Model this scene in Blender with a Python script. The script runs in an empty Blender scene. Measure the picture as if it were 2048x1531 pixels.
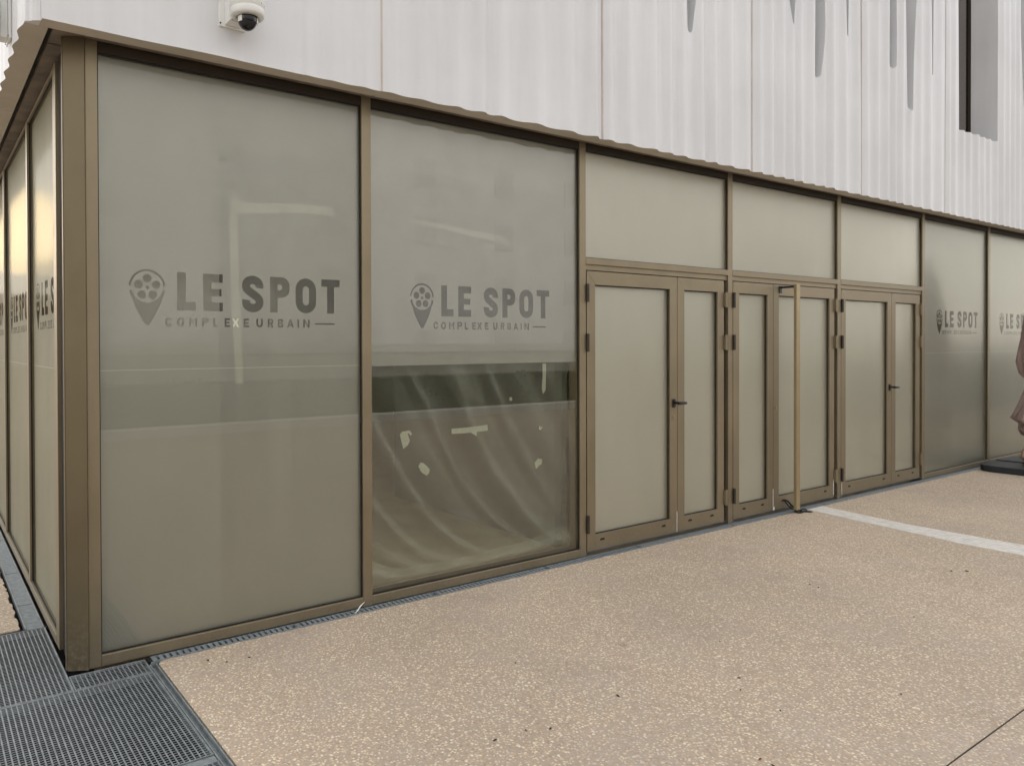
import bpy, bmesh, math, random
from mathutils import Vector, Matrix, noise
random.seed(7)
R_ = math.radians
sc = bpy.context.scene
col = sc.collection

# ---------------------------------------------------------------- camera
F_PX, PPX, PPY = 1468.06, -249.32, -63.56
YAW, PITCH, ROLL = 0.570613, -0.0085456, -0.0041085
fw = Vector((math.sin(YAW)*math.cos(PITCH), math.cos(YAW)*math.cos(PITCH), math.sin(PITCH)))
rt = Vector((math.cos(YAW), -math.sin(YAW), 0)); up = rt.cross(fw)
rr = rt*math.cos(ROLL)+up*math.sin(ROLL); uu = up*math.cos(ROLL)-rt*math.sin(ROLL)
cd = bpy.data.cameras.new('camera'); cam = bpy.data.objects.new('camera', cd); col.objects.link(cam)
M = Matrix((rr, uu, -fw)).transposed().to_4x4(); M.translation = Vector((-0.6175, -3.8432, 1.6))
cam.matrix_world = M
cd.sensor_width = 36; cd.lens = F_PX/2048*36
cd.shift_x = -PPX/2048; cd.shift_y = PPY/2048
cd.clip_start = 0.05; cd.clip_end = 1000
sc.camera = cam

# ---------------------------------------------------------------- light
SUN_EL, SUN_AZ = R_(8), R_(-6)
w = bpy.data.worlds.new('World'); sc.world = w; w.use_nodes = True
nt = w.node_tree; nt.nodes.clear()
sky = nt.nodes.new('ShaderNodeTexSky'); sky.sky_type = 'NISHITA'; sky.sun_disc = False
sky.sun_elevation = SUN_EL; sky.sun_rotation = SUN_AZ
sky.air_density = 1.2; sky.dust_density = 0.25; sky.ozone_density = 1.0
bw = nt.nodes.new('ShaderNodeRGBToBW'); mx = nt.nodes.new('ShaderNodeMix'); mx.data_type = 'RGBA'
tint = nt.nodes.new('ShaderNodeMix'); tint.data_type = 'RGBA'; tint.blend_type = 'MULTIPLY'
bg = nt.nodes.new('ShaderNodeBackground'); wo = nt.nodes.new('ShaderNodeOutputWorld')
nt.links.new(sky.outputs[0], bw.inputs[0]); nt.links.new(sky.outputs[0], mx.inputs[6]); nt.links.new(bw.outputs[0], mx.inputs[7])
mx.inputs[0].default_value = 0.72
gm_ = nt.nodes.new('ShaderNodeGamma'); gm_.inputs[1].default_value = 0.42      # thin high cloud evens the sky out
nt.links.new(mx.outputs[2], gm_.inputs[0]); nt.links.new(gm_.outputs[0], tint.inputs[6]); tint.inputs[0].default_value = 1; tint.inputs[7].default_value = (1.0, 0.955, 0.95, 1)
nt.links.new(tint.outputs[2], bg.inputs[0]); nt.links.new(bg.outputs[0], wo.inputs[0])
bg.inputs[1].default_value = 0.15
sd = bpy.data.lights.new('sun', 'SUN'); sd.energy = 0.007; sd.angle = R_(6); sd.color = (1.0, 0.66, 0.22)
so = bpy.data.objects.new('sun', sd); col.objects.link(so)
sdir = Vector((math.sin(SUN_AZ)*math.cos(SUN_EL), math.cos(SUN_AZ)*math.cos(SUN_EL), math.sin(SUN_EL)))
so.rotation_euler = sdir.to_track_quat('Z', 'Y').to_euler()
sc.view_settings.view_transform = 'Standard'; sc.view_settings.look = 'None'
sc.view_settings.exposure = 3.2; sc.view_settings.gamma = 1
sc.cycles.max_bounces = 8; sc.cycles.transparent_max_bounces = 24; sc.cycles.transmission_bounces = 6
sc.cycles.glossy_bounces = 4; sc.cycles.diffuse_bounces = 4; sc.cycles.sample_clamp_indirect = 4

# ---------------------------------------------------------------- materials
def mat(name, base=(.5, .5, .5), rough=.6, metal=0., spec=.5):
    m = bpy.data.materials.new(name); m.use_nodes = True
    b = m.node_tree.nodes['Principled BSDF']
    b.inputs['Base Color'].default_value = (*base, 1); b.inputs['Roughness'].default_value = rough
    b.inputs['Metallic'].default_value = metal; b.inputs['Specular IOR Level'].default_value = spec
    return m, m.node_tree, b
def N(nt, t, **k):
    n = nt.nodes.new(t)
    for a, v in k.items(): setattr(n, a, v)
    return n
def ramp(nt, fac, stops, interp='LINEAR'):
    r = nt.nodes.new('ShaderNodeValToRGB'); r.color_ramp.interpolation = interp
    e = r.color_ramp.elements
    while len(e) < len(stops): e.new(.5)
    for i, (p, c) in enumerate(stops):
        e[i].position = p; e[i].color = (*c, 1) if len(c) == 3 else c
    nt.links.new(fac, r.inputs[0]); return r.outputs[0]
def tex(nt, scale, detail=3, rough=.5, stretch=None, kind='ShaderNodeTexNoise'):
    g = nt.nodes.new('ShaderNodeNewGeometry'); n = nt.nodes.new(kind)
    src = g.outputs['Position']
    if stretch:
        mp = nt.nodes.new('ShaderNodeMapping'); mp.inputs['Scale'].default_value = stretch
        nt.links.new(src, mp.inputs[0]); src = mp.outputs[0]
    nt.links.new(src, n.inputs['Vector']); n.inputs['Scale'].default_value = scale
    if kind == 'ShaderNodeTexNoise':
        n.inputs['Detail'].default_value = detail; n.inputs['Roughness'].default_value = rough
    return n
def mix(nt, fac, a, b, mode='MIX'):
    m = nt.nodes.new('ShaderNodeMix'); m.data_type = 'RGBA'; m.blend_type = mode
    for s, v in ((0, fac), (6, a), (7, b)):
        if hasattr(v, 'is_linked'): nt.links.new(v, m.inputs[s])
        elif s == 0: m.inputs[0].default_value = v
        else: m.inputs[s].default_value = (*v, 1)
    return m.outputs[2]
def bump(nt, b, h, strength=.3, dist=.002):
    n = nt.nodes.new('ShaderNodeBump'); n.inputs['Strength'].default_value = strength; n.inputs['Distance'].default_value = dist
    nt.links.new(h, n.inputs['Height']); nt.links.new(n.outputs[0], b.inputs['Normal'])

def m_bronze(name, base, rough, dirt=True):
    m, t, b = mat(name, base, rough, .65)
    n = tex(t, 3.5, 6, .55, (1, 1, .6)); f = tex(t, 900, 2)
    c = ramp(t, n.outputs[0], [(.3, tuple(x*.88 for x in base)), (.7, tuple(x*1.08 for x in base))])
    if dirt:   # splashed dust near the ground
        g = t.nodes.new('ShaderNodeNewGeometry'); s = t.nodes.new('ShaderNodeSeparateXYZ'); t.links.new(g.outputs['Position'], s.inputs[0])
        mr = t.nodes.new('ShaderNodeMapRange'); mr.inputs[1].default_value = .35; mr.inputs[2].default_value = .0
        t.links.new(s.outputs[2], mr.inputs[0])
        d = tex(t, 38, 6, .7); dr = ramp(t, d.outputs[0], [(.45, (0, 0, 0)), (.72, (1, 1, 1))])
        mm = t.nodes.new('ShaderNodeMath'); mm.operation = 'MULTIPLY'; t.links.new(mr.outputs[0], mm.inputs[0]); t.links.new(dr, mm.inputs[1])
        c = mix(t, mm.outputs[0], c, (.27, .23, .18))
    t.links.new(c, b.inputs['Base Color'])
    rr_ = ramp(t, n.outputs[0], [(.3, (rough-.06,)*3), (.7, (rough+.08,)*3)]); t.links.new(rr_, b.inputs['Roughness'])
    bump(t, b, f.outputs[0], .12, .0004)
    return m
BRONZE = m_bronze('bronze_frame', (.252, .208, .132), .42)
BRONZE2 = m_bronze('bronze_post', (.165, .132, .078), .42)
DARKBR = m_bronze('bronze_head', (.05, .038, .026), .6, False)  # on the front head rail this near-black holds the shade under the cladding
def m_concrete():
    m, t, b = mat('panel_concrete', (.62, .6, .57), .40)
    a = tex(t, .9, 5, .6); s = tex(t, 3.0, 4, .6, (4, 4, .25)); f = tex(t, 160, 3)
    c = ramp(t, a.outputs[0], [(.3, (.585, .588, .588)), (.7, (.66, .667, .672))])
    c2 = ramp(t, s.outputs[0], [(.35, (.90, .89, .87)), (.65, (1, 1, 1))])
    c = mix(t, .4, c, c2, 'MULTIPLY')
    # sparse pin-holes
    v = tex(t, 9, kind='ShaderNodeTexVoronoi'); h = ramp(t, v.outputs['Distance'], [(.0, (.42, .38, .33)), (.028, (1, 1, 1))], 'LINEAR')
    c = mix(t, .7, c, h, 'MULTIPLY')
    t.links.new(c, b.inputs['Base Color']); bump(t, b, f.outputs[0], .15, .0008)
    return m
CONC = m_concrete()
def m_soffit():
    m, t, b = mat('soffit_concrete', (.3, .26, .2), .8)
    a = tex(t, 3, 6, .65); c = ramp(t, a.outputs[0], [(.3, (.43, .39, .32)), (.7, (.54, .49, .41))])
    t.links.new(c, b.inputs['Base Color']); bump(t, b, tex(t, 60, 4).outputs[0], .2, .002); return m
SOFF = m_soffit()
def m_paving():
    m, t, b = mat('exposed_aggregate', (.4, .33, .28), .8)
    wv = tex(t, 60, 2)
    g = t.nodes.new('ShaderNodeNewGeometry')
    off = t.nodes.new('ShaderNodeVectorMath'); off.operation = 'MULTIPLY_ADD'
    t.links.new(wv.outputs['Color'], off.inputs[0]); off.inputs[1].default_value = (.006, .006, 0); t.links.new(g.outputs['Position'], off.inputs[2])
    def vor(sc_, feat='F1'):
        v = t.nodes.new('ShaderNodeTexVoronoi'); v.feature = feat; v.inputs['Scale'].default_value = sc_; t.links.new(off.outputs[0], v.inputs['Vector']); return v
    v1 = vor(96); v2 = vor(60)
    sep = t.nodes.new('ShaderNodeSeparateColor'); t.links.new(v1.outputs['Color'], sep.inputs[0])
    sep2 = t.nodes.new('ShaderNodeSeparateColor'); t.links.new(v2.outputs['Color'], sep2.inputs[0])
    mid = (0.469, 0.384, 0.293)
    stones = ramp(t, sep.outputs[0], [(0, (0.530, 0.423, 0.313)), (.16, (0.615, 0.493, 0.353)), (.34, (0.444, 0.353, 0.265)), (.46, (0.736, 0.624, 0.450)), (.60, (0.547, 0.432, 0.321)), (.72, (0.804, 0.728, 0.555)), (.88, (0.375, 0.292, 0.216)), (.95, (0.633, 0.458, 0.305))], 'CONSTANT')
    edge = ramp(t, v1.outputs['Distance'], [(.34, (1, 1, 1)), (.60, (0, 0, 0))])
    c = mix(t, edge, mid, stones)
    big = ramp(t, sep2.outputs[1], [(0, (0, 0, 0)), (.80, (0, 0, 0)), (.81, (1, 1, 1))], 'CONSTANT')
    be = ramp(t, v2.outputs['Distance'], [(.28, (1, 1, 1)), (.45, (0, 0, 0))]); bb = mix(t, 1.0, big, be, 'MULTIPLY')
    bigc = ramp(t, sep2.outputs[0], [(0, (0.839, 0.755, 0.571)), (.5, (0.701, 0.563, 0.385)), (.75, (0.856, 0.807, 0.659)), (.93, (0.495, 0.319, 0.208))], 'CONSTANT')
    c = mix(t, bb, c, bigc)
    # worn grey patches where the paste covers the stones
    p = tex(t, 1.3, 6, .6); pf = ramp(t, p.outputs[0], [(.50, (0, 0, 0)), (.66, (1, 1, 1))])
    fi = tex(t, 25, 4, .7); ff = ramp(t, fi.outputs[0], [(.4, (0, 0, 0)), (.6, (1, 1, 1))]); pf = mix(t, 1.0, pf, ff, 'MULTIPLY')
    c = mix(t, mix(t, 1.0, pf, (0.715, 0.698, 0.713), 'MULTIPLY'), c, (0.470, 0.403, 0.348))
    big2 = tex(t, .55, 5, .55); c = mix(t, .8, c, ramp(t, big2.outputs[0], [(.3, (.86, .85, .84)), (.7, (1.08, 1.06, 1.03))]), 'MULTIPLY')
    st = tex(t, 2.0, 8, .70); c = mix(t, 1.0, c, ramp(t, st.outputs[0], [(.30, (.79, .775, .765)), (.46, (.90, .89, .885)), (.62, (.90, .89, .885)), (.74, (.98, .95, .885))]), 'MULTIPLY')
    gum = tex(t, 1.7, kind='ShaderNodeTexVoronoi'); c = mix(t, .5, c, ramp(t, gum.outputs['Distance'], [(.0, (.55, .54, .53)), (.030, (.60, .59, .58)), (.040, (1, 1, 1))]), 'MULTIPLY')
    t.links.new(c, b.inputs['Base Color'])
    bump(t, b, v1.outputs['Distance'], .35, -.0025)
    return m
PAVE = m_paving()
STRIP = None
def m_simple(name, base, rough=.6, metal=0, var=.12, sc_=8, bmp=.0006, stretch=None):
    m, t, b = mat(name, base, rough, metal)
    n = tex(t, sc_, 5, .6, stretch); c = ramp(t, n.outputs[0], [(.3, tuple(x*(1-var) for x in base)), (.7, tuple(x*(1+var) for x in base))])
    t.links.new(c, b.inputs['Base Color'])
    if bmp: bump(t, b, tex(t, sc_*15, 3).outputs[0], .3, bmp)
    return m
STRIPM = m_simple('strip_concrete', (.68, .65, .59), .75, 0, .14, 14, .0015)
GALV = m_simple('galvanised_steel', (.27, .31, .33), .45, .4, .2, 30, .0003)
GALVL = m_simple('grate_steel', (.25, .275, .28), .5, .3, .25, 22, .0003)
PIT = m_simple('pit_floor', (.02, .02, .02), .9, 0, .3, 6, .002)
BLACKP = m_simple('black_metal', (.012, .012, .013), .38, .3, .2, 20, 0)
RUBBER = m_simple('black_rubber', (.008, .008, .008), .8, 0, .2, 20, 0)
WHITEP = m_simple('white_housing', (.72, .73, .70), .32, 0, .04, 6, 0)
INWALL = m_simple('interior_wall', (.42, .39, .33), .8, 0, .08, 2, 0)
INDARK = m_simple('interior_dark_wall', (.16, .15, .14), .8, 0, .15, 2, 0)
INFLOOR = m_simple('interior_floor', (.50, .42, .30), .55, 0, .15, 3, 0)
TAPEC = m_simple('exposed_tape', (.40, .42, .32), .6, 0, .15, 60, .0006)
TAPE = m_simple('masking_tape', (.88, .88, .76), .6, 0, .12, 60, .0006)
TAUPE = m_simple('taupe_canvas', (.33, .245, .215), .85, 0, .12, 14, .001)
SAND = m_simple('beige_canvas', (.48, .34, .25), .85, 0, .12, 14, .001)
DBLUE = m_simple('dark_base', (.011, .014, .02), .5, 0, .3, 12, .001)
LEAF = m_simple('dry_leaf', (.035, .022, .014), .8, 0, .3, 80, 0)
YEL = m_simple('yellow_scrap', (.62, .55, .18), .7, 0, .1, 80, 0)
PALEW = m_simple('pale_render', (.72, .70, .66), .8, 0, .06, 1, 0)
FOL = m_simple('hedge_leaves', (.022, .05, .024), .6, 0, .45, 9, 0)
BARK = m_simple('bark', (.12, .085, .06), .9, 0, .3, 20, .004)
GRASS = m_simple('grass_cover', (.07, .10, .04), .9, 0, .3, 2, .01)
ASPH = m_simple('asphalt', (.11, .105, .10), .85, 0, .2, 3, .003)
TILE = m_simple('roof_tile', (.32, .16, .10), .8, 0, .25, 5, .003)
WHITESP = m_simple('dried_splash', (.72, .70, .64), .7, 0, .1, 60, 0)
BRASS = m_simple('lock_brass', (.45, .36, .22), .35, .9, .1, 60, 0)
GASK = m_simple('black_gasket', (.006, .006, .006), .65, 0, .2, 20, 0)

def facing(t, p):        # symmetric grazing-angle weight, the same from both sides of a pane
    lw = N(t, 'ShaderNodeLayerWeight'); lw.inputs[0].default_value = .5
    pw = N(t, 'ShaderNodeMath', operation='POWER'); pw.inputs[1].default_value = p
    t.links.new(lw.outputs['Facing'], pw.inputs[0]); return pw
def m_glass(name, refl=.16, tintc=(.92, .925, .90), mx_=.85, rough=0.0):
    m = bpy.data.materials.new(name); m.use_nodes = True; t = m.node_tree; t.nodes.clear()
    o = N(t, 'ShaderNodeOutputMaterial'); ms = N(t, 'ShaderNodeMixShader'); tr = N(t, 'ShaderNodeBsdfTransparent'); gl = N(t, 'ShaderNodeBsdfGlossy')
    fr = facing(t, 4)
    mr = N(t, 'ShaderNodeMapRange'); mr.inputs[1].default_value = 0; mr.inputs[2].default_value = 1; mr.inputs[3].default_value = refl; mr.inputs[4].default_value = mx_
    t.links.new(fr.outputs[0], mr.inputs[0]); tr.inputs[0].default_value = (*tintc, 1); gl.inputs['Roughness'].default_value = rough; gl.inputs['Color'].default_value = (.96, .95, .92, 1)
    n = tex(t, 1.1, 2); bp = N(t, 'ShaderNodeBump'); bp.inputs['Strength'].default_value = .06; bp.inputs['Distance'].default_value = .004
    t.links.new(n.outputs[0], bp.inputs['Height']); t.links.new(bp.outputs[0], gl.inputs['Normal'])
    t.links.new(mr.outputs[0], ms.inputs[0]); t.links.new(tr.outputs[0], ms.inputs[1]); t.links.new(gl.outputs[0], ms.inputs[2]); t.links.new(ms.outputs[0], o.inputs[0])
    return m
GLASS = m_glass('clear_glass', .070, mx_=.55)
GLASSC = m_glass('corner_glass', .034, mx_=.40)
GLASSD = m_glass('side_glass', .008, mx_=.06, rough=.10)
GLASSM = m_glass('satin_glass', .010, mx_=.14, rough=.14)
def m_film(name, base, clear, transl=.35, rough=.34, glossf=.16, gmax=.6):
    m = bpy.data.materials.new(name); m.use_nodes = True; t = m.node_tree; t.nodes.clear()
    o = N(t, 'ShaderNodeOutputMaterial')
    df = N(t, 'ShaderNodeBsdfDiffuse'); tl = N(t, 'ShaderNodeBsdfTranslucent'); tr = N(t, 'ShaderNodeBsdfTransparent'); gl = N(t, 'ShaderNodeBsdfGlossy')
    n = tex(t, 700, 2); c = ramp(t, n.outputs[0], [(.3, tuple(x*.93 for x in base)), (.7, tuple(x*1.07 for x in base))])
    sm = tex(t, 2.2, 6, .62, (1, 1, .6)); c = mix(t, 1.0, c, ramp(t, sm.outputs[0], [(.32, (.93, .93, .92)), (.68, (1.05, 1.05, 1.05))]), 'MULTIPLY')
    for s in (df, tl): t.links.new(c, s.inputs[0])
    gl.inputs['Roughness'].default_value = rough; gl.inputs['Color'].default_value = (1, .99, .96, 1)
    m1 = N(t, 'ShaderNodeMixShader'); m1.inputs[0].default_value = transl; t.links.new(df.outputs[0], m1.inputs[1]); t.links.new(tl.outputs[0], m1.inputs[2])
    fr = facing(t, 3.5)
    mr = N(t, 'ShaderNodeMapRange'); mr.inputs[1].default_value = 0; mr.inputs[2].default_value = 1; mr.inputs[3].default_value = glossf; mr.inputs[4].default_value = gmax; t.links.new(fr.outputs[0], mr.inputs[0])
    m2 = N(t, 'ShaderNodeMixShader'); t.links.new(mr.outputs[0], m2.inputs[0]); t.links.new(m1.outputs[0], m2.inputs[1]); t.links.new(gl.outputs[0], m2.inputs[2])
    m3 = N(t, 'ShaderNodeMixShader'); m3.inputs[0].default_value = clear; t.links.new(m2.outputs[0], m3.inputs[1]); t.links.new(tr.outputs[0], m3.inputs[2])
    t.links.new(m3.outputs[0], o.inputs[0]); return m
FILMD = m_film('dense_frosted_film', (.60, .555, .475), .10, .2, .36, .28)
FILMS = m_film('side_frosted_film', (.50, .46, .38), .15, .25, .30, .06, .12)
FILM = m_film('frosted_film', (.415, .402, .352), .25, .30, .38, .24)
LETT = m_film('clear_lettering', (.1, .1, .08), .92, .0, .3, .02, .08)
def m_plastic():
    m = bpy.data.materials.new('plastic_sheet'); m.use_nodes = True; t = m.node_tree; t.nodes.clear()
    o = N(t, 'ShaderNodeOutputMaterial'); df = N(t, 'ShaderNodeBsdfDiffuse'); tl = N(t, 'ShaderNodeBsdfTranslucent'); tr = N(t, 'ShaderNodeBsdfTransparent'); gl = N(t, 'ShaderNodeBsdfGlossy')
    df.inputs[0].default_value = (.72, .76, .56, 1); tl.inputs[0].default_value = (.72, .76, .56, 1); gl.inputs['Roughness'].default_value = .22
    a = N(t, 'ShaderNodeMixShader'); a.inputs[0].default_value = .3; t.links.new(df.outputs[0], a.inputs[1]); t.links.new(tl.outputs[0], a.inputs[2])
    b = N(t, 'ShaderNodeMixShader'); b.inputs[0].default_value = .25; t.links.new(a.outputs[0], b.inputs[1]); t.links.new(gl.outputs[0], b.inputs[2])
    lw = N(t, 'ShaderNodeLayerWeight'); lw.inputs[0].default_value = .35
    r = ramp(t, lw.outputs['Facing'], [(.12, (.15,)*3), (.9, (.48,)*3)])
    c = N(t, 'ShaderNodeMixShader'); t.links.new(r, c.inputs[0]); t.links.new(tr.outputs[0], c.inputs[1]); t.links.new(b.outputs[0], c.inputs[2]); t.links.new(c.outputs[0], o.inputs[0]); return m
PLAST = m_plastic()

# ---------------------------------------------------------------- mesh helpers
class MB:
    def __init__(s): s.bm = bmesh.new()
    def box(s, x0, x1, y0, y1, z0, z1):
        v = [s.bm.verts.new((x, y, z)) for x in (x0, x1) for y in (y0, y1) for z in (z0, z1)]
        for f in ((0, 1, 3, 2), (4, 6, 7, 5), (0, 4, 5, 1), (2, 3, 7, 6), (0, 2, 6, 4), (1, 5, 7, 3)): s.bm.faces.new([v[i] for i in f])
        return s
    def prism(s, pts, d, closed=True):      # pts: 3D polygon, d: extrusion vector
        d = Vector(d); a = [s.bm.verts.new(p) for p in pts]; b = [s.bm.verts.new(Vector(p)+d) for p in pts]
        s.bm.faces.new(a); s.bm.faces.new(b[::-1]); n = len(a)
        for i in range(n): s.bm.faces.new((a[i], b[i], b[(i+1) % n], a[(i+1) % n]))
        return s
    def lathe(s, prof, cx, cy, cz, n=32, axis='Z'):   # prof: (r, h)
        rings = []
        for r, h in prof:
            ring = []
            for i in range(n):
                a = 2*math.pi*i/n
                if axis == 'Z': p = (cx+r*math.cos(a), cy+r*math.sin(a), cz+h)
                elif axis == 'Y': p = (cx+r*math.cos(a), cy+h, cz+r*math.sin(a))
                else: p = (cx+h, cy+r*math.cos(a), cz+r*math.sin(a))
                ring.append(s.bm.verts.new(p))
            rings.append(ring)
        for a, b in zip(rings, rings[1:]):
            for i in range(n): s.bm.faces.new((a[i], a[(i+1) % n], b[(i+1) % n], b[i]))
        s.bm.faces.new(rings[0][::-1]); s.bm.faces.new(rings[-1]); return s
    def tube(s, pts, r, n=8):
        pts = [Vector(p) for p in pts]; rings = []
        for i, p in enumerate(pts):
            d = (pts[min(i+1, len(pts)-1)]-pts[max(i-1, 0)]).normalized()
            a = d.orthogonal().normalized() if i == 0 else (prev-d*prev.dot(d)).normalized()
            prev = a; b = d.cross(a)
            rad = r[i] if isinstance(r, (list, tuple)) else r
            rings.append([s.bm.verts.new(p+(a*math.cos(2*math.pi*k/n)+b*math.sin(2*math.pi*k/n))*rad) for k in range(n)])
        for a, b in zip(rings, rings[1:]):
            for i in range(n): s.bm.faces.new((a[i], a[(i+1) % n], b[(i+1) % n], b[i]))
        s.bm.faces.new(rings[0][::-1]); s.bm.faces.new(rings[-1]); return s
    def build(s, name, material, parent=None, bevel=0, smooth=False, xf=None):
        bmesh.ops.recalc_face_normals(s.bm, faces=s.bm.faces)
        if xf:
            for v in s.bm.verts: v.co = xf(v.co)
            bmesh.ops.recalc_face_normals(s.bm, faces=s.bm.faces)
        me = bpy.data.meshes.new(name); s.bm.to_mesh(me); s.bm.free(); me.materials.append(material)
        if smooth:
            for p in me.polygons: p.use_smooth = True
        o = bpy.data.objects.new(name, me); col.objects.link(o)
        if parent: o.parent = parent
        if bevel:
            md = o.modifiers.new('bevel', 'BEVEL'); md.width = bevel; md.segments = 2; md.limit_method = 'ANGLE'; md.harden_normals = False
        return o
def empty(name, loc, label, cat, group=None, kind=None):
    o = bpy.data.objects.new(name, None); col.objects.link(o); o.location = loc; o.empty_display_size = .2
    return tag(o, label, cat, group, kind)
def tag(o, label=None, cat=None, group=None, kind=None):
    if label: o['label'] = label
    if cat: o['category'] = cat
    if group: o['group'] = group
    if kind: o['kind'] = kind
    return o
def rect_frame(mb, x0, x1, z0, z1, fl, fr_, fb, ft, y0, y1):
    mb.box(x0, x0+fl, y0, y1, z0, z1); mb.box(x1-fr_, x1, y0, y1, z0, z1)
    mb.box(x0+fl, x1-fr_, y0, y1, z0, z0+fb); mb.box(x0+fl, x1-fr_, y0, y1, z1-ft, z1)

# ---------------------------------------------------------------- lettering (cut out of the film)
def arc(cx, cz, r, a0, a1, n=10): return [(cx+r*math.cos(R_(a0+(a1-a0)*i/n)), cz+r*math.sin(R_(a0+(a1-a0)*i/n))) for i in range(n+1)]
def rrect(x0, x1, z0, z1, r): return arc(x1-r, z1-r, r, 0, 90, 6)+arc(x0+r, z1-r, r, 90, 180, 6)+arc(x0+r, z0+r, r, 180, 270, 6)+arc(x1-r, z0+r, r, 270, 360, 6)
def catmull(P, n=6):
    out = []
    for i in range(len(P)-1):
        p0 = P[max(i-1, 0)]; p1 = P[i]; p2 = P[i+1]; p3 = P[min(i+2, len(P)-1)]
        for k in range(n):
            t = k/n
            out.append(tuple(.5*((2*p1[j])+(-p0[j]+p2[j])*t+(2*p0[j]-5*p1[j]+4*p2[j]-p3[j])*t*t+(-p0[j]+3*p1[j]-3*p2[j]+p3[j])*t**3) for j in (0, 1)))
    out.append(P[-1]); return out
def stroke(P, hw):
    L, Rr = [], []
    for i, p in enumerate(P):
        a = P[max(i-1, 0)]; b = P[min(i+1, len(P)-1)]
        d = Vector((b[0]-a[0], b[1]-a[1])).normalized(); n = Vector((-d.y, d.x))*hw
        L.append((p[0]+n.x, p[1]+n.y)); Rr.append((p[0]-n.x, p[1]-n.y))
    return L+Rr[::-1]
def glyph(ch, w_, h, s):       # list of closed outlines, origin at lower left
    if ch == 'L': return [[(0, 0), (w_, 0), (w_, s), (s, s), (s, h), (0, h)]]
    if ch == 'E':
        m0 = h/2-s*.42; m1 = h/2+s*.42
        return [[(0, 0), (w_, 0), (w_, s), (s, s), (s, m0), (w_*.93, m0), (w_*.93, m1), (s, m1), (s, h-s), (w_, h-s), (w_, h), (0, h)]]
    if ch == 'T': a = (w_-s)/2; return [[(a, 0), (a+s, 0), (a+s, h-s*.92), (w_, h-s*.92), (w_, h), (0, h), (0, h-s*.92), (a, h-s*.92)]]
    if ch == 'I': return [[(0, 0), (s, 0), (s, h), (0, h)]]
    if ch == '-': return [[(0, 0), (w_, 0), (w_, s), (0, s)]]
    if ch == 'O': return [rrect(0, w_, 0, h, w_*.49), rrect(s, w_-s, s, h-s, (w_-2*s)*.48)]
    if ch == 'P':
        k = h*.42; r = (h-k)*.42
        return [[(0, 0), (s, 0), (s, k)]+arc(w_-r, k+r, r, -90, 0, 6)+arc(w_-r, h-r, r, 0, 90, 6)+[(0, h)], [(s, k+s*.9), (w_-s-r*.3, k+s*.9)]+arc(w_-s-r*.3, (k+h)/2, (h-k-s*1.8)/2, -80, 80, 8)+[(w_-s-r*.3, h-s*.9), (s, h-s*.9)]]
    if ch == 'R':
        k = h*.42; r = (h-k)*.42
        return [[(0, 0), (s, 0), (s, k), (w_*.50, k), (w_-s*1.05, 0), (w_, 0), (w_*.74, k+r*.08)]+arc(w_-r, k+r*1.05, r, -55, 0, 6)+arc(w_-r, h-r, r, 0, 90, 6)+[(0, h)], [(s, k+s*.9), (w_-s-r*.3, k+s*.9)]+arc(w_-s-r*.3, (k+h)/2, (h-k-s*1.8)/2, -80, 80, 8)+[(w_-s-r*.3, h-s*.9), (s, h-s*.9)]]
    if ch == 'B':
        r = h*.22
        return [[(0, 0)]+arc(w_-r, r, r, -90, 20, 7)+[(w_*.82, h*.52)]+arc(w_-r-.001, h-r, r, -30, 90, 7)+[(0, h)],
                [(s, s*.9), (w_-s*1.3, s*.9), (w_-s, s*1.5), (w_-s, h*.5-s*.9), (w_-s*1.3, h*.5-s*.4), (s, h*.5-s*.4)],
                [(s, h*.5+s*.5), (w_-s*1.4, h*.5+s*.5), (w_-s*1.1, h*.5+s), (w_-s*1.1, h-s*1.5), (w_-s*1.4, h-s*.9), (s, h-s*.9)]]
    if ch == 'A':
        c = w_/2; q = s*.55
        zi = h*.36; f = lambda z: (c-q)*(1-z/h)   # left outer edge inset
        return [[(0, 0), (s, 0), (s+w_*.085, h*.20), (w_-s-w_*.085, h*.20), (w_-s, 0), (w_, 0), (c+q, h), (c-q, h)],
                [(s*1.0+w_*.16, zi), (w_-s*1.0-w_*.16, zi), (c, h*.80)]]
    if ch == 'N': return [[(0, 0), (s, 0), (s, h*.72), (w_-s, 0), (w_, 0), (w_, h), (w_-s, h), (w_-s, h*.28), (s, h), (0, h)]]
    if ch == 'M': c = w_/2; return [[(0, 0), (s, 0), (s, h*.70), (c, h*.30), (w_-s, h*.70), (w_-s, 0), (w_, 0), (w_, h), (w_-s, h), (c, h*.52), (s, h), (0, h)]]
    if ch == 'X': c = w_/2; k = s*.72; return [[(0, 0), (s*1.2, 0), (c, h/2-k), (w_-s*1.2, 0), (w_, 0), (c+k, h/2), (w_, h), (w_-s*1.2, h), (c, h/2+k), (s*1.2, h), (0, h), (c-k, h/2)]]
    if ch == 'U': a = s/2; r = w_/2-a; return [stroke([(a, h), (a, r+a)]+arc(w_/2, r+a, r, 180, 360, 12)+[(w_-a, r+a), (w_-a, h)], a)]
    if ch == 'C': a = s/2; r = w_/2-a; return [stroke([(w_-a, h*.68)]+arc(w_/2, h-a-r, r, 0, 180, 12)+arc(w_/2, a+r, r, 180, 360, 12)+[(w_-a, h*.32)], a)]
    if ch == 'S':
        a = s/2; k = w_/.125; j = h/.205
        P = [(.102, .136), (.1025, .152), (.092, .172), (.0625, .182), (.033, .172), (.0225, .15), (.029, .127), (.0625, .103), (.096, .078), (.1025, .053), (.092, .032), (.0625, .0225), (.033, .032), (.0225, .052), (.023, .069)]
        return [stroke(catmull([(x*k, z*j) for x, z in P]), a)]
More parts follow.
